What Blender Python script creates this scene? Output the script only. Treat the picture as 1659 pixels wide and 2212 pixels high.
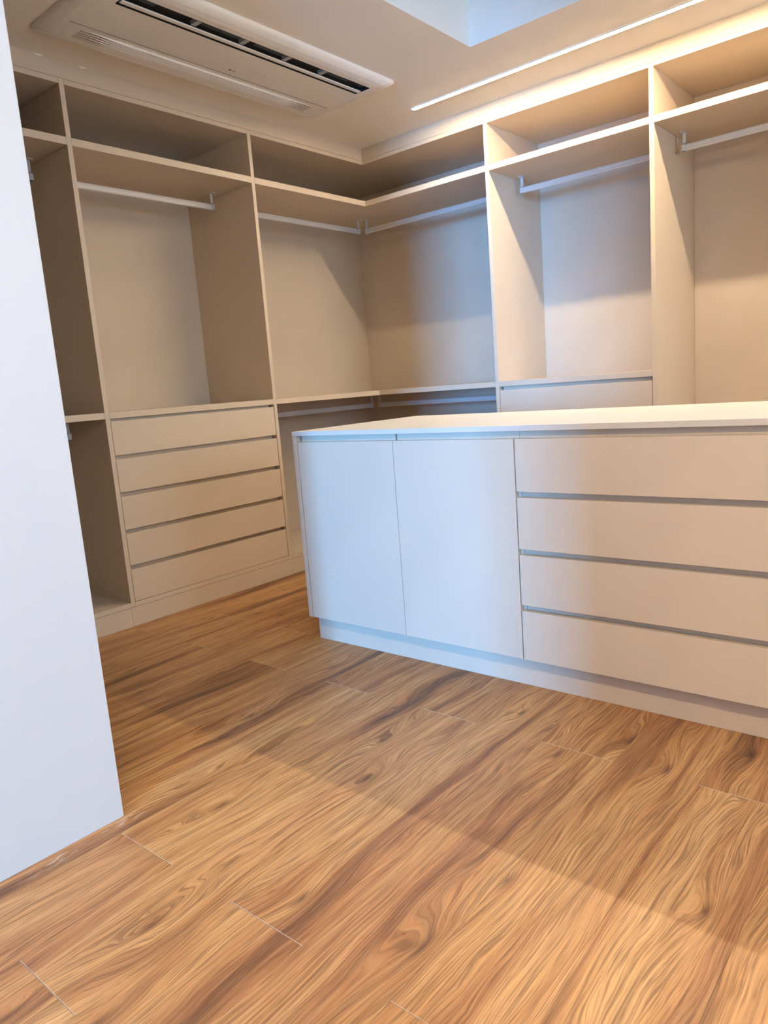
import bpy, bmesh, math, random
from mathutils import Matrix, Vector
for o in list(bpy.data.objects): bpy.data.objects.remove(o, do_unlink=True)
S = bpy.context.scene
C = S.collection
random.seed(4)

# ------------------------------------------------------------------ camera
def rot(rx, rz, roll):
    return Matrix.Rotation(rz, 4, 'Z') @ Matrix.Rotation(rx, 4, 'X') @ Matrix.Rotation(roll, 4, 'Z')
cam = bpy.data.cameras.new('camera')
cam_o = bpy.data.objects.new('camera', cam); C.objects.link(cam_o)
cam.sensor_fit = 'HORIZONTAL'; cam.sensor_width = 36.0
cam.lens = 36.0 * 1577.43 / 1659.0
cam.clip_start = 0.02
cam_o.matrix_world = Matrix.Translation((-3.5805, -3.0302, 1.0021)) @ rot(1.4023, -0.8621, -0.0769)
cam.dof.use_dof = True; cam.dof.focus_distance = 2.1; cam.dof.aperture_fstop = 10.0
S.camera = cam_o

# ------------------------------------------------------------------ world, exposure
S.view_settings.view_transform = 'Standard'; S.view_settings.look = 'None'
S.view_settings.gamma = 1.0; S.view_settings.use_curve_mapping = False
S.view_settings.exposure = 1.08
W = bpy.data.worlds.new('daylight'); S.world = W; W.use_nodes = True
bg = W.node_tree.nodes['Background']
bg.inputs[0].default_value = (0.15, 0.46, 1.0, 1); bg.inputs[1].default_value = 0.80

# ------------------------------------------------------------------ daylight lamps
def area(name, loc, target, sx, sy, power, col):
    l = bpy.data.lights.new(name, 'AREA'); l.shape = 'RECTANGLE'; l.size = sx; l.size_y = sy
    l.energy = power; l.color = col
    o = bpy.data.objects.new(name, l); C.objects.link(o)
    d = (Vector(target) - Vector(loc)).normalized()
    o.matrix_world = Matrix.Translation(loc) @ d.to_track_quat('-Z', 'Y').to_matrix().to_4x4()
    return o
# cool daylight that reaches the island through the balcony doorway
area('daylight_through_doorway', (-13.0, -5.45, 1.5), (-1.6, -1.35, 0.8), 1.4, 2.4, 1350, (0.12, 0.44, 1.0))
# daylight in the window beyond the end of the right-hand wardrobes
area('daylight_through_side_window', (-1.6, -5.15, 1.5), (-2.9, -2.0, 1.3), 1.7, 1.3, 30, (0.60, 0.82, 1.0))

# ------------------------------------------------------------------ node helpers
class NT:
    def __init__(s, m): s.t = m.node_tree; s.n = s.t.nodes; s.bsdf = s.n['Principled BSDF']
    def add(s, kind, ins=None, **kw):
        n = s.n.new(kind)
        for k, v in kw.items(): setattr(n, k, v)
        for k, v in (ins or {}).items():
            if isinstance(v, bpy.types.NodeSocket): s.t.links.new(v, n.inputs[k])
            else: n.inputs[k].default_value = v
        return n
    def math(s, op, a, b=0.0, c=0.0, clamp=False):
        n = s.add('ShaderNodeMath', {0: a, 1: b, 2: c}, operation=op); n.use_clamp = clamp
        return n.outputs[0]
    def vmul(s, v, k): return s.add('ShaderNodeVectorMath', {0: v, 1: k}, operation='MULTIPLY').outputs[0]
    def vadd(s, v, k): return s.add('ShaderNodeVectorMath', {0: v, 1: k}, operation='ADD').outputs[0]
    def mix(s, f, a, b, mode='MIX'):
        n = s.add('ShaderNodeMix', data_type='RGBA', blend_type=mode)
        for i, v in ((0, f), (6, a), (7, b)):
            if isinstance(v, bpy.types.NodeSocket): s.t.links.new(v, n.inputs[i])
            else: n.inputs[i].default_value = v
        return n.outputs[2]
    def ramp(s, f, stops):
        n = s.add('ShaderNodeValToRGB', {0: f}); e = n.color_ramp.elements
        while len(e) < len(stops): e.new(0.5)
        for el, (p, c) in zip(e, stops):
            el.position = p; el.color = c if len(c) == 4 else (*c, 1)
        return n.outputs[0]
    def maprange(s, v, a, b, c, d):
        return s.add('ShaderNodeMapRange', {0: v, 1: a, 2: b, 3: c, 4: d}).outputs[0]
    def link(s, a, name): s.t.links.new(a, s.bsdf.inputs[name])
def srgb(r, g, b):
    f = lambda c: (c/255)/12.92 if c/255 <= .04045 else (((c/255)+.055)/1.055)**2.4
    return (f(r), f(g), f(b), 1)
def material(name, col, rough=0.5, spec=0.5, metal=0.0):
    m = bpy.data.materials.new(name); m.use_nodes = True
    b = m.node_tree.nodes['Principled BSDF']
    b.inputs['Base Color'].default_value = col; b.inputs['Roughness'].default_value = rough
    b.inputs['Specular IOR Level'].default_value = spec; b.inputs['Metallic'].default_value = metal
    return m
def grained(name, col, rough, spec, amount=0.03, bump=0.04, scale=900.0, stretch=(1, 1, 1)):
    """painted or foil surface: faint tonal mottling and a fine relief"""
    m = material(name, col, rough, spec); t = NT(m)
    co = t.add('ShaderNodeTexCoord').outputs['Object']
    v = t.vmul(co, stretch)
    n1 = t.add('ShaderNodeTexNoise', {'Vector': v, 'Scale': 3.0, 'Detail': 3.0}).outputs['Fac']
    n2 = t.add('ShaderNodeTexNoise', {'Vector': v, 'Scale': scale, 'Detail': 2.0}).outputs['Fac']
    d = tuple(c*(1-amount*2) for c in col[:3]) + (1,)
    t.link(t.mix(t.maprange(n1, .35, .65, 0, 1), d, col), 'Base Color')
    bp = t.add('ShaderNodeBump', {'Height': n2, 'Strength': bump, 'Distance': 0.001})
    t.link(bp.outputs[0], 'Normal')
    return m

GREIGE = (0.61, 0.50, 0.385, 1)
M_board = grained('greige_melamine', GREIGE, 0.42, 0.4, 0.02, 0.06, 700, (1, 1, 1))
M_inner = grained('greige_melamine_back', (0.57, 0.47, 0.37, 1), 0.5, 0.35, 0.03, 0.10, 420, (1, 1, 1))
M_paint = grained('white_wall_paint', (0.66, 0.65, 0.62, 1), 0.6, 0.3, 0.01, 0.10, 260)
M_part = grained('greige_white_panel', (0.52, 0.485, 0.43, 1), 0.5, 0.35, 0.01, 0.05, 500)
M_ceil = grained('ceiling_paint', (0.84, 0.78, 0.69, 1), 0.7, 0.2, 0.01, 0.05, 300)
M_plastic = material('white_plastic', (0.80, 0.77, 0.72, 1), 0.28, 0.5)
M_dark = material('dark_recess', (0.02, 0.021, 0.023, 1), 0.6, 0.3)
M_duct = material('air_duct_blue_grey', (0.06, 0.085, 0.11, 1), 0.4, 0.4)
M_vane = material('clear_vane', (0.35, 0.35, 0.35, 1), 0.3, 0.5)
M_alu = material('brushed_aluminium', (0.62, 0.61, 0.60, 1), 0.48, 0.5, 0.35)
M_logo = material('grey_print', (0.14, 0.12, 0.12, 1), 0.5, 0.3)
M_shadowgap = material('shadow_gap', (0.10, 0.085, 0.07, 1), 0.7, 0.2)

def emissive(name, col, strength):
    m = material(name, (1, 1, 1, 1), 0.5)
    b = m.node_tree.nodes['Principled BSDF']
    b.inputs['Emission Color'].default_value = col; b.inputs['Emission Strength'].default_value = strength
    return m
M_led = emissive('warm_led_diffuser', (1.0, 0.81, 0.55, 1), 152.0)
M_led2 = emissive('warm_led_diffuser_dimmed', (1.0, 0.79, 0.53, 1), 155.0)

def glass(name):
    m = bpy.data.materials.new(name); m.use_nodes = True; n = m.node_tree.nodes; l = m.node_tree.links
    n.remove(n['Principled BSDF'])
    a = n.new('ShaderNodeBsdfTransparent'); a.inputs[0].default_value = (.93, .96, .97, 1)
    g = n.new('ShaderNodeBsdfGlossy'); g.inputs['Roughness'].default_value = .02
    f = n.new('ShaderNodeFresnel'); f.inputs[0].default_value = 1.45
    x = n.new('ShaderNodeMixShader'); l.new(f.outputs[0], x.inputs[0]); l.new(a.outputs[0], x.inputs[1]); l.new(g.outputs[0], x.inputs[2])
    l.new(x.outputs[0], n['Material Output'].inputs[0])
    return m
M_glass = glass('window_glass')

def top_mat():
    m = material('pale_oak_foil', (0.78, 0.70, 0.60, 1), 0.36, 0.5); t = NT(m)
    co = t.add('ShaderNodeTexCoord').outputs['Object']
    w = t.add('ShaderNodeTexNoise', {'Vector': t.vmul(co, (7, 0.7, 1)), 'Scale': 2.2, 'Detail': 3.0, 'Distortion': 0.5}).outputs['Fac']
    rings = t.math('FRACT', t.math('MULTIPLY', w, 22.0))
    fine = t.add('ShaderNodeTexNoise', {'Vector': t.vmul(co, (160, 4, 1)), 'Scale': 1.0, 'Detail': 4.0}).outputs['Fac']
    g = t.math('ADD', t.math('MULTIPLY', rings, 0.45), t.math('MULTIPLY', fine, 0.55))
    t.link(t.ramp(g, [(0.25, (0.77, 0.70, 0.61)), (0.7, (0.86, 0.80, 0.71))]), 'Base Color')
    bp = t.add('ShaderNodeBump', {'Height': g, 'Strength': 0.12, 'Distance': 0.001})
    t.link(bp.outputs[0], 'Normal')
    return m
M_top = top_mat()

def wood_mat():
    m = material('oak_laminate', (0.4, 0.2, 0.08, 1), 0.4, 0.45); t = NT(m)
    co = t.add('ShaderNodeTexCoord').outputs['Object']
    rnd = t.add('ShaderNodeObjectInfo').outputs['Random']
    off = t.add('ShaderNodeCombineXYZ', {0: t.math('MULTIPLY', rnd, 61.7), 1: t.math('MULTIPLY', rnd, 23.3), 2: t.math('MULTIPLY', rnd, 91.1)}).outputs[0]
    P = t.vadd(co, off)
    # slow wander of the grain
    wob = t.add('ShaderNodeTexNoise', {'Vector': t.vmul(P, (1.5, 4.0, 1)), 'Scale': 1.3, 'Detail': 2.0}).outputs['Fac']
    sep = t.add('ShaderNodeSeparateXYZ', {0: P})
    # knots: stretched cells push the fibres aside so that lines run round them
    kv = t.add('ShaderNodeTexVoronoi', {'Vector': t.vmul(P, (1.5, 5.2, 1)), 'Scale': 1.0, 'Randomness': 1.0}, voronoi_dimensions='2D').outputs['Distance']
    knot = t.math('POWER', t.maprange(kv, 0.0, 0.40, 1.0, 0.0), 2.0)
    y2 = t.math('ADD', sep.outputs[1], t.math('MULTIPLY', t.math('SUBTRACT', wob, 0.5), 0.055))
    Pw = t.add('ShaderNodeCombineXYZ', {0: sep.outputs[0], 1: y2, 2: sep.outputs[2]}).outputs[0]
    field = t.add('ShaderNodeTexNoise', {'Vector': t.vmul(Pw, (0.9, 9.0, 1)), 'Scale': 1.0, 'Detail': 2.0, 'Roughness': 0.5}).outputs['Fac']
    patch = t.maprange(t.add('ShaderNodeTexNoise', {'Vector': t.vmul(P, (1.4, 5.5, 1)), 'Scale': 1.2, 'Detail': 2.0}).outputs['Fac'], .42, .60, .08, 1.0)
    flow = t.math('ADD', y2, t.math('ADD', t.math('MULTIPLY', field, t.math('MULTIPLY_ADD', patch, 0.035, 0.065)), t.math('MULTIPLY', knot, 0.036)))
    jit = t.add('ShaderNodeTexNoise', {'Vector': t.vmul(Pw, (5, 60, 1)), 'Scale': 1.0, 'Detail': 3.0, 'Roughness': 0.6}).outputs['Fac']
    Pf = t.add('ShaderNodeCombineXYZ', {0: sep.outputs[0], 1: flow, 2: sep.outputs[2]}).outputs[0]
    # growth rings (about 7 mm) that follow the flow, and finer fibres carried along the same lines
    ring = t.math('FRACT', t.math('ADD', t.math('MULTIPLY', flow, 200.0), t.math('MULTIPLY', jit, 1.3)))
    line = t.math('POWER', ring, 3.5)
    pore = t.add('ShaderNodeTexNoise', {'Vector': t.vmul(Pf, (7, 330, 1)), 'Scale': 1.0, 'Detail': 2.0, 'Roughness': 0.7}).outputs['Fac']
    fib = t.add('ShaderNodeTexNoise', {'Vector': t.vmul(Pf, (3.0, 110, 1)), 'Scale': 1.0, 'Detail': 4.0, 'Roughness': 0.65}).outputs['Fac']
    band = t.add('ShaderNodeTexNoise', {'Vector': t.vmul(Pf, (0.8, 16.0, 1)), 'Scale': 1.0, 'Detail': 3.0, 'Roughness': 0.5}).outputs['Fac']
    band = t.math('ADD', band, t.math('MULTIPLY', knot, 0.045))
    base = t.ramp(band, [(0.30, srgb(216, 168, 112)), (0.50, srgb(202, 150, 94)), (0.57, srgb(184, 129, 78)), (0.64, srgb(148, 101, 62)), (0.72, srgb(104, 70, 45))])
    hue = t.add('ShaderNodeTexNoise', {'Vector': t.vadd(t.vmul(P, (0.8, 4.5, 1)), (5, 9, 3)), 'Scale': 1.4, 'Detail': 1.0}).outputs['Fac']
    base = t.mix(t.maprange(hue, .42, .72, 0, .40), base, srgb(172, 110, 72))
    base = t.mix(t.math('MULTIPLY', t.maprange(fib, .42, .64, 0, 1), 0.44), base, srgb(118, 78, 46))
    base = t.mix(t.math('MULTIPLY', t.math('MULTIPLY', line, patch), 0.42), base, srgb(100, 62, 36))
    base = t.mix(t.math('MULTIPLY', t.maprange(pore, .50, .60, 0, 1), 0.50), base, srgb(96, 60, 36))
    base = t.mix(t.math('MULTIPLY', t.maprange(pore, .46, .34, 0, 1), 0.16), base, srgb(226, 184, 134))
    dark = t.math('POWER', t.maprange(kv, 0.0, 0.075, 1.0, 0.0), 1.3)
    base = t.mix(t.math('MULTIPLY', dark, 0.75), base, srgb(72, 44, 28))
    # chalky plaster dust left at the foot of the partition
    wp = t.add('ShaderNodeNewGeometry').outputs['Position']
    dn = t.add('ShaderNodeTexNoise', {'Vector': t.vmul(wp, (30, 110, 1)), 'Scale': 1.0, 'Detail': 4.0}).outputs['Fac']
    for c in ((-2.955, -1.432, 0), (-2.765, -1.425, 0)):
        dd = t.add('ShaderNodeVectorMath', {0: t.vmul(t.vadd(wp, tuple(-q for q in c)), (11, 30, 0))}, operation='LENGTH').outputs['Value']
        fac = t.math('MULTIPLY', t.maprange(dd, 0.2, 1.0, 1, 0), t.maprange(dn, .50, .62, 0, 1))
        base = t.mix(t.math('MULTIPLY', fac, 0.45), base, srgb(222, 200, 176))
    t.link(base, 'Base Color')
    t.link(t.maprange(pore, .3, .7, 0.40, 0.52), 'Roughness')
    h = t.math('ADD', t.math('MULTIPLY', pore, 0.7), t.math('MULTIPLY', t.math('MULTIPLY', ring, patch), 0.3))
    bp = t.add('ShaderNodeBump', {'Height': h, 'Strength': 0.35, 'Distance': 0.0012})
    t.link(bp.outputs[0], 'Normal')
    return m
M_wood = wood_mat()
M_joint = material('pale_plank_joint', (0.62, 0.47, 0.33, 1), 0.7, 0.2)

# ------------------------------------------------------------------ object helpers
def props(o, label=None, cat=None, group=None, kind=None):
    for k, v in (('label', label), ('category', cat), ('group', group), ('kind', kind)):
        if v: o[k] = v
    return o
def empty(name, loc, label, cat, group=None):
    o = bpy.data.objects.new(name, None); C.objects.link(o); o.location = loc
    o.empty_display_size = 0.1
    return props(o, label, cat, group)
def wloc(o):
    v = Vector((0, 0, 0))
    while o: v += o.location; o = o.parent
    return v
def link(name, me, m, parent, centre):
    o = bpy.data.objects.new(name, me); C.objects.link(o)
    if m and not me.materials: me.materials.append(m)
    if parent: o.parent = parent; o.location = Vector(centre) - wloc(parent)
    else: o.location = centre
    return o
def bm_box(bm, x0, x1, y0, y1, z0, z1):
    vs = [bm.verts.new((x, y, z)) for x in (x0, x1) for y in (y0, y1) for z in (z0, z1)]
    for f in ((0,1,3,2), (4,6,7,5), (0,4,5,1), (2,3,7,6), (0,2,6,4), (1,5,7,3)):
        bm.faces.new([vs[i] for i in f])
    return vs
def finish(bm, name, smooth=False):
    bmesh.ops.recalc_face_normals(bm, faces=bm.faces)
    me = bpy.data.meshes.new(name); bm.to_mesh(me); bm.free()
    if smooth:
        for p in me.polygons: p.use_smooth = True
    return me
def box(name, x0, x1, y0, y1, z0, z1, m, parent=None, bev=0.0):
    """one board, bevelled, origin at its centre"""
    x0, x1 = sorted((x0, x1)); y0, y1 = sorted((y0, y1)); z0, z1 = sorted((z0, z1))
    c = ((x0+x1)/2, (y0+y1)/2, (z0+z1)/2)
    bm = bmesh.new(); bm_box(bm, x0-c[0], x1-c[0], y0-c[1], y1-c[1], z0-c[2], z1-c[2])
    if bev: bmesh.ops.bevel(bm, geom=list(bm.edges), offset=bev, segments=2, affect='EDGES', profile=0.5)
    return link(name, finish(bm, name), m, parent, c)
def boxes(name, lst, m, parent=None, bev=0.0):
    c = Vector(((min(b[0] for b in lst)+max(b[1] for b in lst))/2, (min(b[2] for b in lst)+max(b[3] for b in lst))/2, (min(b[4] for b in lst)+max(b[5] for b in lst))/2))
    bm = bmesh.new()
    for b in lst: bm_box(bm, b[0]-c.x, b[1]-c.x, b[2]-c.y, b[3]-c.y, b[4]-c.z, b[5]-c.z)
    if bev: bmesh.ops.bevel(bm, geom=list(bm.edges), offset=bev, segments=2, affect='EDGES')
    return link(name, finish(bm, name), m, parent, c)
def struct(o): o['kind'] = 'structure'; return o

# ------------------------------------------------------------------ measures
HC, HF = 2.42, 2.3294                 # ceiling, underside of the wardrobe tops
T = 0.0215                            # board
HU, HUT = 2.1232, 0.0304              # upper shelf
HM, HMT = 0.9853, 0.0284              # worktop-height shelf
HB, HBT = 0.1133, 0.0225              # bottom board
L0, L1, L2 = -2.86, -1.8706, -0.8814
R1, R2, R3 = -0.8624, -1.739, -2.72
D = 0.5665; DR = 0.5777
XA, XW, YA, YW = -5.0, -2.7653, -5.2, -1.403
WX = DR + 0.012; WY = D + 0.012
E_ = 0.0006

# ------------------------------------------------------------------ shell
floor = struct(box('floor', XA, WX, YA, WY, -0.12, -0.010, M_shadowgap))
floor['label'] = 'wood-look laminate floor of wide planks'
PWD = 0.2091; Y_REF = -1.464
k = -6; rows = []
i = math.ceil((Y_REF - WY) / PWD)
meshes = {}
def plank_mesh(L, Wd):
    key = (round(L, 3), round(Wd, 3))
    if key not in meshes:
        bm = bmesh.new(); g = 0.0004
        bm_box(bm, -L/2+g, L/2-g, -Wd/2+g/2, Wd/2-g/2, -0.010, 0.0)
        top = [e for e in bm.edges if all(v.co.z > -0.001 for v in e.verts)]
        bmesh.ops.bevel(bm, geom=top, offset=0.0007, segments=1, affect='EDGES')
        me = finish(bm, 'plank'); me.materials.append(M_wood); me.materials.append(M_joint)
        for p in me.polygons:
            if abs(p.normal.x) > 0.3 and p.center.z > -0.0021: p.material_index = 1
        meshes[key] = me
    return meshes[key]
r = -12
while True:
    y1 = Y_REF - r*PWD; y0 = y1 - PWD
    r += 1
    if y0 >= WY: continue
    if y1 <= YA: break
    a, b = max(y0, YA), min(y1, WY)
    ref = -2.81 if (r-1) % 2 == 0 else -1.892
    x = ref - 1.25*3
    while x < WX:
        xa, xb = max(x, XA), min(x+1.25, WX)
        if xb - xa > 0.01:
            link('plank', plank_mesh(xb-xa, b-a), None, floor, ((xa+xb)/2, (a+b)/2, 0.0))
        x += 1.25

# ceiling with the raised recess and its skylight
TX0, TX1, TY0, TY1, TZ = -2.15, -0.6243, -3.35, -1.1876, 3.55
ceil = struct(boxes('ceiling', [(XA, WX, TY1, WY, HC, HC+.1), (XA, WX, YA, TY0, HC, HC+.1), (XA, TX0, TY0, TY1, HC, HC+.1), (TX1, WX, TY0, TY1, HC, HC+.1)], M_ceil))
box('recess_side', TX1, TX1+.06, TY0-.06, TY1+.06, HC+.1, TZ, M_ceil, ceil)
box('recess_side', TX0-.06, TX0, TY0-.06, TY1+.06, HC+.1, TZ, M_ceil, ceil)
box('recess_side', TX0, TX1, TY1, TY1+.06, HC+.1, TZ, M_ceil, ceil)
box('recess_side', TX0, TX1, TY0-.06, TY0, HC+.1, TZ, M_ceil, ceil)
sky = struct(boxes('window_1', [(TX0-.06, TX0+.02, TY0-.06, TY1+.06, TZ, TZ+.04), (TX1-.02, TX1+.06, TY0-.06, TY1+.06, TZ, TZ+.04), (TX0+.02, TX1-.02, TY0-.06, TY0+.02, TZ, TZ+.04), (TX0+.02, TX1-.02, TY1-.02, TY1+.06, TZ, TZ+.04)], M_plastic))
sky['label'] = 'skylight above the raised ceiling recess'
box('pane', TX0+.02, TX1-.02, TY0+.02, TY1-.02, TZ+.015, TZ+.021, M_glass, sky)

struct(box('wall_front', XA, WX+.1, WY, WY+.1, 0, HC, M_paint))
struct(box('wall_right', WX, WX+.1, YA, WY, 0, HC, M_paint))
# rear wall with the doorway the daylight comes through
DY0, DY1, DZ = -2.72, -1.56, 2.15
XR = -4.05
rear = struct(boxes('wall_rear', [(XR-.1, XR, YA, DY0, 0, HC), (XR-.1, XR, DY1, YW-.0, 0, HC), (XR-.1, XR, DY0, DY1, DZ, HC)], M_paint))
back = struct(boxes('wall_back', [(XR, WX, YA-.1, YA, 0, .8), (XR, WX, YA-.1, YA, 2.2, HC), (XR, -2.5, YA-.1, YA, .8, 2.2), (-.7, WX, YA-.1, YA, .8, 2.2)], M_paint))
w2 = struct(boxes('window_2', [(-2.5, -.7, YA-.08, YA-.03, .8, .86), (-2.5, -.7, YA-.08, YA-.03, 2.14, 2.2), (-2.5, -2.44, YA-.08, YA-.03, .86, 2.14), (-.76, -.7, YA-.08, YA-.03, .86, 2.14), (-1.63, -1.57, YA-.08, YA-.03, .86, 2.14)], M_plastic, None, 0.004))
box('pane', -2.44, -1.63, YA-.058, YA-.052, .86, 2.14, M_glass, w2)
box('pane', -1.57, -.76, YA-.058, YA-.052, .86, 2.14, M_glass, w2)
part_w = struct(box('wall_left', XA, XW, YW, YW+.14, 0, HC, M_part, None, 0.0015))
struct(box('wall_end', XA-.1, XA, YW+.14, WY, 0, HC, M_paint))

# filler strips between the wardrobes and the ceiling
struct(box('trim_1', L0-.6, 0.0, 0.0, 0.018, HF+T+.0012, HC, M_board))
struct(box('trim_2', 0.0, 0.018, R3-T/2, 0.018, HF+T+.0012, HC, M_board))
tr = bpy.data.objects['trim_1']
for cx, w in ((-1.954, .036), (-1.766, .038)):   # drips of caulk on the ceiling line
    bm = bmesh.new(); bmesh.ops.create_uvsphere(bm, u_segments=12, v_segments=8, radius=1)
    bmesh.ops.scale(bm, vec=(w/2, .002, .0055), verts=bm.verts)
    link('caulk_drip', finish(bm, 'caulk_drip', True), M_ceil, tr, (cx, -.001, HC-.001))

# ------------------------------------------------------------------ wardrobe pieces
def rod(parent, a, b, axis, fixed, z, shelf_z, ends=(True, True)):
    """flattened aluminium rail with T-shaped hangers under a shelf. axis 'x' or 'y'"""
    hw, hh = 0.0075, 0.015
    prof = [(-hw, -hh+.004), (-hw+.003, -hh), (hw-.003, -hh), (hw, -hh+.004), (hw, -.006), (hw-.0015, -.0045), (hw-.0015, .0045), (hw, .006),
            (hw, hh-.004), (hw-.003, hh), (-hw+.003, hh), (-hw, hh-.004), (-hw, .006), (-hw+.0015, .0045), (-hw+.0015, -.0045), (-hw, -.006)]
    h = (b-a)/2; c = (a+b)/2
    bm = bmesh.new(); R = []
    for s in (-h, h):
        R.append([bm.verts.new((s, p, q) if axis == 'x' else (p, s, q)) for p, q in prof])
    n = len(prof)
    for i in range(n): bm.faces.new((R[0][i], R[0][(i+1) % n], R[1][(i+1) % n], R[1][i]))
    bm.faces.new(R[0]); bm.faces.new(R[1])
    cen = (c, fixed, z) if axis == 'x' else (fixed, c, z)
    ro = link('hanging_rail', finish(bm, 'hanging_rail'), M_alu, parent, cen)
    for s, on in ((a+.012, ends[0]), (b-.012, ends[1])):
        if not on: continue
        top = shelf_z - z
        def B(u0, u1, v0, v1, z0, z1):      # u along rail, v across
            return (s+u0, s+u1, fixed+v0, fixed+v1, z+z0, z+z1) if axis == 'x' else (fixed+v0, fixed+v1, s+u0, s+u1, z+z0, z+z1)
        boxes('rail_bracket', [B(-.012, .012, -.026, .026, top-.004, top-.0003), B(-.007, .007, -.0035, .0035, hh, top-.004),
              B(-.007, .007, -hw-.0035, -hw-.0002, -hh-.004, hh+.003), B(-.007, .007, hw+.0002, hw+.0035, -hh-.004, hh+.003),
              B(-.007, .007, -hw-.0035, hw+.0035, -hh-.0045, -hh-.0003), B(-.007, .007, -hw-.0035, hw+.0035, hh+.0003, hh+.0035)], M_alu, ro)
    return ro
def drawer_x(parent, xa, xb, z0, z1, ztop):
    """drawer front in a left-hand unit (faces -y)"""
    d = box('drawer', xa+.0025, xb-.0025, .0015, .0205, z0, z1, M_board, parent, 0.0008)
    box('finger_channel', xa+.012, xb-.012, .0275, .042, z1-.02, ztop-.0008, M_board, d, 0.0005)
    return d

# --- left unit with open hanging above and below the middle shelf
u = empty('open_wardrobe_unit', ((L0+L1)/2, D/2, 0), 'greige open wardrobe unit at far left, with middle shelf, half hidden by white wall', 'wardrobe', 'built-in wardrobe units round the room')
a, b = L0-T/2, L1-T/2-E_
box('side_panel', a, a+T, 0, D, HB, HF, M_board, u, .0006)
box('top_panel', a, b, 0, D, HF+E_, HF+T, M_board, u, .0006)
box('bottom_panel', a, b, 0, D, HB-HBT, HB-E_, M_board, u, .0006)
box('plinth', a, b, .0015, .02, .0005, HB-HBT-.0015, M_board, u, .0006)
box('back_panel', a+T+E_, b-E_, D-.012, D, HB, HF, M_inner, u)
box('shelf', a+T+E_, b-E_, 0, D-.0125, HU-HUT, HU, M_board, u, .0006)
box('shelf', a+T+E_, b-E_, 0, D-.0125, HM-HMT, HM, M_board, u, .0006)
rod(u, a+T+.02, b-.03, 'x', .27, 2.021, HU-HUT)
rod(u, a+T+.02, b-.03, 'x', .27, 0.889, HM-HMT)

# --- left unit with five drawers
u = empty('drawer_wardrobe_unit', ((L1+L2)/2, D/2, 0), 'greige wardrobe unit with hanging rail above five full-width drawers', 'wardrobe', 'built-in wardrobe units round the room')
a, b = L1-T/2, L2+T/2-E_
box('side_panel', a, a+T, 0, D, HB-HBT, HF+T, M_board, u, .0006)
box('side_panel', b-T, b, 0, D, HB-HBT, HF+T, M_board, u, .0006)
ia, ib = a+T+E_, b-T-E_
box('top_panel', ia, ib, 0, D, HF, HF+T, M_board, u, .0006)
box('bottom_panel', ia, ib, 0, D, HB-HBT, HB-E_, M_board, u, .0006)
box('plinth', a, b, .0015, .02, .0005, HB-HBT-.0015, M_board, u, .0006)
box('back_panel', ia, ib, D-.012, D, HB, HF-E_, M_inner, u)
box('shelf', ia, ib, 0, D-.0125, HU-HUT, HU, M_board, u, .0006)
box('shelf', ia, ib, 0, D-.0125, HM-HMT, HM, M_board, u, .0006)
rod(u, ia+.03, ib-.045, 'x', .27, 2.021, HU-HUT)
zs = [(.944, .792, HM-HMT), (.774, .624, .792), (.604, .452, .624), (.432, .284, .452), (.264, .1135+.001, .284)]
for z1, z0, zt in zs: drawer_x(u, ia, ib, z0, z1, zt)

# --- corner unit, L-shaped
u = empty('corner_wardrobe_unit', (.2, .2, 0), 'L-shaped greige corner wardrobe unit with shelves and rails meeting in the corner', 'wardrobe', 'built-in wardrobe units round the room')
xa = L2+T/2; yb = R1+T/2
box('top_panel', xa, DR, 0, D, HF+E_, HF+T, M_board, u, .0006)
box('top_panel', 0, DR, yb, -E_, HF+E_, HF+T, M_board, u, .0006)
box('bottom_panel', xa, DR, 0, D, HB-HBT, HB-E_, M_board, u, .0006)
box('bottom_panel', 0, DR, yb, -E_, HB-HBT, HB-E_, M_board, u, .0006)
box('plinth', xa, .0195, .0015, .02, .0005, HB-HBT-.0015, M_board, u, .0006)
box('plinth', .0015, .02, yb, .001, .0005, HB-HBT-.0015, M_board, u, .0006)
box('back_panel', xa, DR-.0125, D-.012, D, HB, HF, M_inner, u)
box('back_panel', DR-.012, DR, yb+E_, D, HB, HF, M_inner, u)
for z1, t_ in ((HU, HUT), (HM, HMT)):
    box('shelf', xa+E_, DR-.0125, 0, D-.0125, z1-t_, z1, M_board, u, .0006)
    box('shelf', 0, DR-.0125, yb+E_, -.0004, z1-t_, z1, M_board, u, .0006)
rod(u, xa+.03, .243, 'x', .27, 2.021, HU-HUT, (True, True))
rod(u, yb+.03, .243, 'y', .27, 2.021, HU-HUT, (True, True))
rod(u, xa+.03, .243, 'x', .27, .889, HM-HMT, (True, True))
rod(u, yb+.03, .243, 'y', .27, .889, HM-HMT, (True, True))

# --- right unit with drawers under the middle shelf
u = empty('drawer_wardrobe_unit', (DR/2, (R1+R2)/2, 0), 'greige wardrobe unit behind the island, hanging rail above grey-lit drawer front', 'wardrobe', 'built-in wardrobe units round the room')
ya, yb2 = R2-T/2, R1+T/2-E_
box('side_panel', 0, DR, ya, ya+T, HB-HBT, HF+T, M_board, u, .0006)
box('side_panel', 0, DR, yb2-T, yb2, HB-HBT, HF+T, M_board, u, .0006)
ja, jb = ya+T+E_, yb2-T-E_
box('top_panel', 0, DR, ja, jb, HF, HF+T, M_board, u, .0006)
box('bottom_panel', 0, DR, ja, jb, HB-HBT, HB-E_, M_board, u, .0006)
box('plinth', .0015, .02, ya, yb2, .0005, HB-HBT-.0015, M_board, u, .0006)
box('back_panel', DR-.012, DR, ja, jb, HB, HF-E_, M_inner, u)
box('shelf', 0, DR-.0125, ja, jb, HU-HUT, HU, M_board, u, .0006)
box('shelf', 0, DR-.0125, ja, jb, HM-HMT, HM, M_board, u, .0006)
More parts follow.
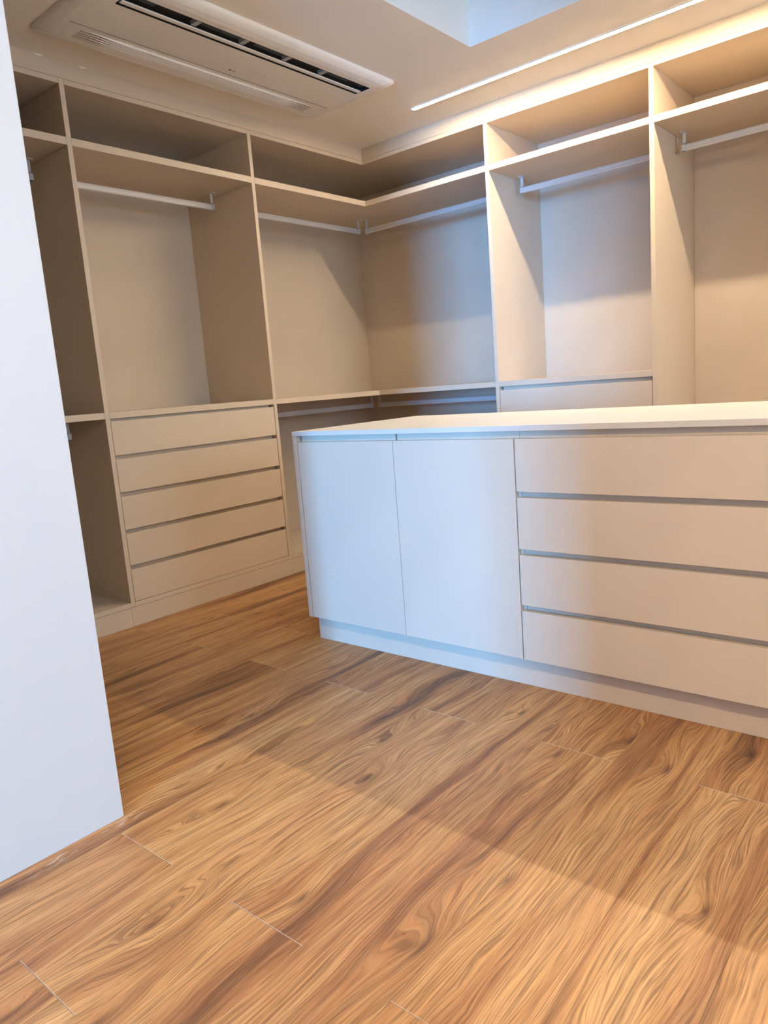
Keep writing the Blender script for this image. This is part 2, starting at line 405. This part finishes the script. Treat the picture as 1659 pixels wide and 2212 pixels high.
rod(u, ja+.03, jb-.035, 'y', .27, 2.021, HU-HUT)
zr = [(.938, .792, HM-HMT)] + zs[1:]
for z1, z0, zt in zr:
    d = box('drawer', .0015, .0205, ja+.0025, jb-.0025, z0, z1, M_board, u, 0.0008)
    box('finger_channel', .0275, .042, ja+.012, jb-.012, z1-.02, zt-.0008, M_board, d, .0005)

# --- right unit for long hanging
u = empty('long_hanging_wardrobe_unit', (DR/2, (R2+R3)/2, 0), 'greige wardrobe unit at far right with one rail and no middle shelf', 'wardrobe', 'built-in wardrobe units round the room')
ya, yb3 = R3-T/2, R2-T/2-E_
box('side_panel', 0, DR, ya, ya+T, HB-HBT, HF+T, M_board, u, .0006)
ja, jb = ya+T+E_, yb3-E_
box('top_panel', 0, DR, ja, yb3, HF+E_, HF+T, M_board, u, .0006)
box('bottom_panel', 0, DR, ja, yb3, HB-HBT, HB-E_, M_board, u, .0006)
box('plinth', .0015, .02, ya, yb3, .0005, HB-HBT-.0015, M_board, u, .0006)
box('back_panel', DR-.012, DR, ja, jb, HB, HF-E_, M_inner, u)
box('shelf', 0, DR-.0125, ja, jb, HU-HUT, HU, M_board, u, .0006)
rod(u, ja+.03, jb-.035, 'y', .27, 2.021, HU-HUT)

# ------------------------------------------------------------------ island
XI, XB, HT, TD = -1.6194, -0.8233, 0.8584, 0.0172
YI, YE = -0.9058, -2.885
isl = empty('island_cabinet', ((XI+XB)/2, (YI+YE)/2, 0), 'greige island cabinet with two doors and a bank of drawers on a recessed plinth', 'island cabinet')
PT = 0.0205
HD, HDB = 0.8175, 0.1085
UND = HT-TD-E_
box('side_panel', XI, XB, YI-PT, YI, HDB-.001, UND, M_board, isl, .0008)
box('side_panel', XI, XB, YE, YE+PT, HDB-.001, UND, M_board, isl, .0008)
box('back_panel', XB-.018, XB, YE+PT+E_, YI-PT-E_, HDB, UND, M_board, isl, .0006)
box('bottom_panel', XI+.021, XB-.019, YE+PT+E_, YI-PT-E_, HDB, HDB+.018, M_board, isl)
Y1, Y2 = -1.4099, -1.8905
box('divider', XI+.021, XB-.019, Y2-.009, Y2+.009, HDB+.019, UND, M_board, isl)
boxes('plinth', [(XI+.05, XI+.066, YE+.002, YI-.002, .0005, HDB-.0015), (XB-.066, XB-.05, YE+.002, YI-.002, .0005, HDB-.0015), (XI+.0665, XB-.0665, YI-.018, YI-.002, .0005, HDB-.0015), (XI+.0665, XB-.0665, YE+.002, YE+.018, .0005, HDB-.0015)], M_board, isl)
ds = YI-PT-.005
for ya, yb in ((ds, Y1+.0012), (Y1-.0012, Y2+.002)):
    d = box('door', XI+.0005, XI+.0185, yb, ya, HDB, HD, M_board, isl, .0008)
    box('finger_channel', XI+.0240, XI+.038, yb+.0015, ya-.004, HD-.02, UND-.0008, M_board, d, .0005)
zi = [(.8175, .6545, UND), (.6360, .4725, .6545), (.4535, .2905, .4725), (.2710, HDB, .2905)]
for z1, z0, zt in zi:
    d = box('drawer', XI+.0005, XI+.0185, YE+PT+.003, Y2-.002, z0, z1, M_board, isl, .0008)
    box('finger_channel', XI+.0240, XI+.038, YE+PT+.006, Y2-.009, z1-.02, zt-.0008, M_board, d, .0005)
ct = box('island_countertop', XI-.0005, XB, YE, YI+.0005, HT-TD, HT, M_top, None, .0008)
ct.data.materials.append(grained('greige_edge_band', (0.60, 0.55, 0.49, 1), 0.45, 0.4, 0.01, 0.03))
for p in ct.data.polygons:
    if p.normal.z < .9: p.material_index = 1
props(ct, 'pale wood-grain countertop slab lying on the island cabinet', 'countertop')

# ------------------------------------------------------------------ linear LED lamp
LX, LY0, LY1 = -0.262, -3.05, -0.598
led = empty('linear_ceiling_light', (LX, (LY0+LY1)/2, HC), 'long glowing warm LED line light in the ceiling beside the right-hand wardrobes', 'ceiling light')
boxes('housing', [(LX-.0145, LX-.0105, LY0, LY1, HC-.006, HC-.0003), (LX+.0105, LX+.0145, LY0, LY1, HC-.006, HC-.0003), (LX-.0145, LX+.0145, LY1, LY1+.003, HC-.006, HC-.0003), (LX-.0145, LX+.0145, LY0-.003, LY0, HC-.006, HC-.0003)], M_plastic, led)
box('diffuser', LX-.010, LX+.010, LY0+.0005, LY1-.0005, HC-.0068, HC-.0006, M_led, led)

led2 = empty('linear_ceiling_light', (-3.75, -3.5, HC), 'warm LED line light in the ceiling between doorway and island, farther from the wardrobes', 'ceiling light')
boxes('housing', [(-3.7645, -3.7605, -4.9, -2.0, HC-.006, HC-.0003), (-3.7395, -3.7355, -4.9, -2.0, HC-.006, HC-.0003)], M_plastic, led2)
box('diffuser', -3.760, -3.740, -4.9, -2.0, HC-.009, HC-.0006, M_led2, led2)

# ------------------------------------------------------------------ ceiling air conditioner
AX0, AX1, AY0, AY1 = -2.078, -0.598, -0.758, -0.186
ac = empty('ceiling_air_conditioner', ((AX0+AX1)/2, (AY0+AY1)/2, HC), 'white one-way ceiling cassette air conditioner with dark outlet slot and ribbed intake', 'air conditioner')
def rrect(x0, x1, y0, y1, r, n=6):
    pts = []
    for cx, cy, a0 in ((x1-r, y1-r, 0), (x0+r, y1-r, 90), (x0+r, y0+r, 180), (x1-r, y0+r, 270)):
        for i in range(n+1):
            t = math.radians(a0 + 90*i/n); pts.append((cx+r*math.cos(t), cy+r*math.sin(t)))
    return pts
SX0, SX1, SY0, SY1 = -1.960, -.700, -.676, -.586      # slot
ZD = HC-.030                                            # lowest level of the panel
def ac_panel():
    bm = bmesh.new(); cen = Vector(wloc(ac))
    lv = [(0.0, HC-.0005), (0.0, HC-.006), (.012, HC-.016), (.034, HC-.026), (.06, ZD)]
    rings = []
    for ins, z in lv:
        rings.append([bm.verts.new(Vector((x, y, z))-cen) for x, y in rrect(AX0+ins*1.2, AX1-ins*1.2, AY0+ins*.9, AY1-ins*1.3, .035)])
    n = len(rings[0])
    for a, b in zip(rings, rings[1:]):
        for i in range(n): bm.faces.new((a[i], a[(i+1) % n], b[(i+1) % n], b[i]))
    # flat face round the slot: inner rectangle with matching vertex order
    slot = []
    for x, y in rrect(SX0, SX1, SY0, SY1, .006): slot.append(bm.verts.new(Vector((x, y, ZD))-cen))
    o = rings[-1]
    for i in range(n): bm.faces.new((o[i], o[(i+1) % n], slot[(i+1) % n], slot[i]))
    up = [bm.verts.new(v.co + Vector((0, 0, .020))) for v in slot]
    for i in range(n): bm.faces.new((slot[i], slot[(i+1) % n], up[(i+1) % n], up[i]))
    me = finish(bm, 'panel'); me.materials.append(M_plastic); me.materials.append(M_dark)
    for p in me.polygons:
        c = p.center + cen
        if abs(p.normal.z) < .2 and SX0-.001 < c.x < SX1+.001 and SY0-.001 < c.y < SY1+.001: p.material_index = 1
    for p in me.polygons: p.use_smooth = abs(p.normal.z) < .98 and abs(p.normal.z) > .2
    return link('panel', me, M_plastic, ac, cen)
ac_panel()
box('outlet_duct', SX0+.001, SX1-.001, SY0+.001, SY1-.001, HC-.0095, HC-.0008, M_dark, ac)
# deep blue-grey lining glimpsed past the louvre, in lengths
x = SX0+.004
for L_, m in ((.13, M_duct), (.20, M_dark), (.21, M_duct), (.05, M_dark), (.21, M_duct), (.18, M_dark), (.17, M_duct), (.07, M_dark), (.045, M_duct)):
    box('duct_lining', x, min(x+L_-.002, SX1-.004), SY0+.004, SY1-.038, HC-.0125, HC-.0100, m, ac); x += L_
lo = box('louvre', SX0+.006, SX1-.006, SY1-.037, SY1-.017, ZD-.003, ZD+.003, M_plastic, ac, .0018)
for vx in (-1.66, -1.43, -1.20, -.985):      # swing vanes above the louvre
    bm = bmesh.new()
    vs = [bm.verts.new(p) for p in ((-.016, -.022, .008), (.016, -.022, .008), (.020, .022, .008), (-.012, .022, .008), (-.010, -.020, -.008), (.012, -.020, -.008), (.010, .020, -.008), (-.012, .020, -.008))]
    for f in ((0,1,2,3), (4,5,6,7), (0,1,5,4), (1,2,6,5), (2,3,7,6), (3,0,4,7)): bm.faces.new([vs[i] for i in f])
    link('swing_vane', finish(bm, 'swing_vane'), M_vane, ac, (vx, SY0+.03, HC-.0185))
for i in range(9):                           # intake ribs
    yy = -.345+.0155*i; z = ZD - .0005 if i < 4 else ZD + (i-3.5)*.0022
    bm = bmesh.new(); n = 28; X0, X1 = AX0+.075, AX1-.11
    pr = []
    for k in range(n+1):
        t = k/n; f = min(1, t*5, (1-t)*5); f = f*f*(3-2*f)
        pr.append([bm.verts.new((X0+(X1-X0)*t-(X0+X1)/2, dy, dz*f+.0015)) for dy, dz in ((-.0065, 0), (-.002, -.0085), (.001, -.0085), (.0065, 0))])
    for A, B in zip(pr, pr[1:]):
        for q in range(3): bm.faces.new((A[q], A[q+1], B[q+1], B[q]))
        bm.faces.new((A[3], A[0], B[0], B[3]))
    bm.faces.new(pr[0]); bm.faces.new(pr[-1])
    link('intake_rib', finish(bm, 'intake_rib', False), M_plastic, ac, ((X0+X1)/2, yy, z))
M_slot_shade = material('intake_slot_shade', (0.30, 0.25, 0.20, 1), 0.7, 0.2)
for i in range(8):  # dark-beige strips painting the shade into the gaps between intake ribs
    zz = ZD if i < 4 else ZD + (i-3)*.0022
    box('rib_gap_shade', AX0+.12, AX1-.16, -.3385+.0155*i, -.3360+.0155*i, zz-.0022, zz+.001, M_slot_shade, ac)
box('panel_seam', AX0+.06, AX1-.085, -.3785, -.3765, ZD-.0006, ZD+.0006, M_shadowgap, ac)
# small printed emblem: round mark and two letters
em = bmesh.new(); bmesh.ops.create_circle(em, cap_ends=True, segments=20, radius=.0062)
bmesh.ops.translate(em, verts=em.verts, vec=(0, 0, 0))
ext = bmesh.ops.extrude_face_region(em, geom=list(em.faces))
bmesh.ops.translate(em, verts=[v for v in ext['geom'] if isinstance(v, bmesh.types.BMVert)], vec=(0, 0, .0004))
link('emblem', finish(em, 'emblem'), M_logo, ac, (-1.325, -.421, ZD-.0008))
tc = bpy.data.curves.new('lettering', 'FONT'); tc.body = 'LG'; tc.size = .014; tc.extrude = .0002; tc.align_x = 'LEFT'; tc.align_y = 'CENTER'
tmp = bpy.data.objects.new('lettering_outline', tc); C.objects.link(tmp)
bpy.context.view_layer.update()
tme = bpy.data.meshes.new_from_object(tmp.evaluated_get(bpy.context.evaluated_depsgraph_get())); bpy.data.objects.remove(tmp, do_unlink=True)
tme.materials.clear(); tme.transform(Matrix.Rotation(math.pi, 4, 'X'))
link('lettering', tme, M_logo, ac, (-1.313, -.421, ZD-.0006))
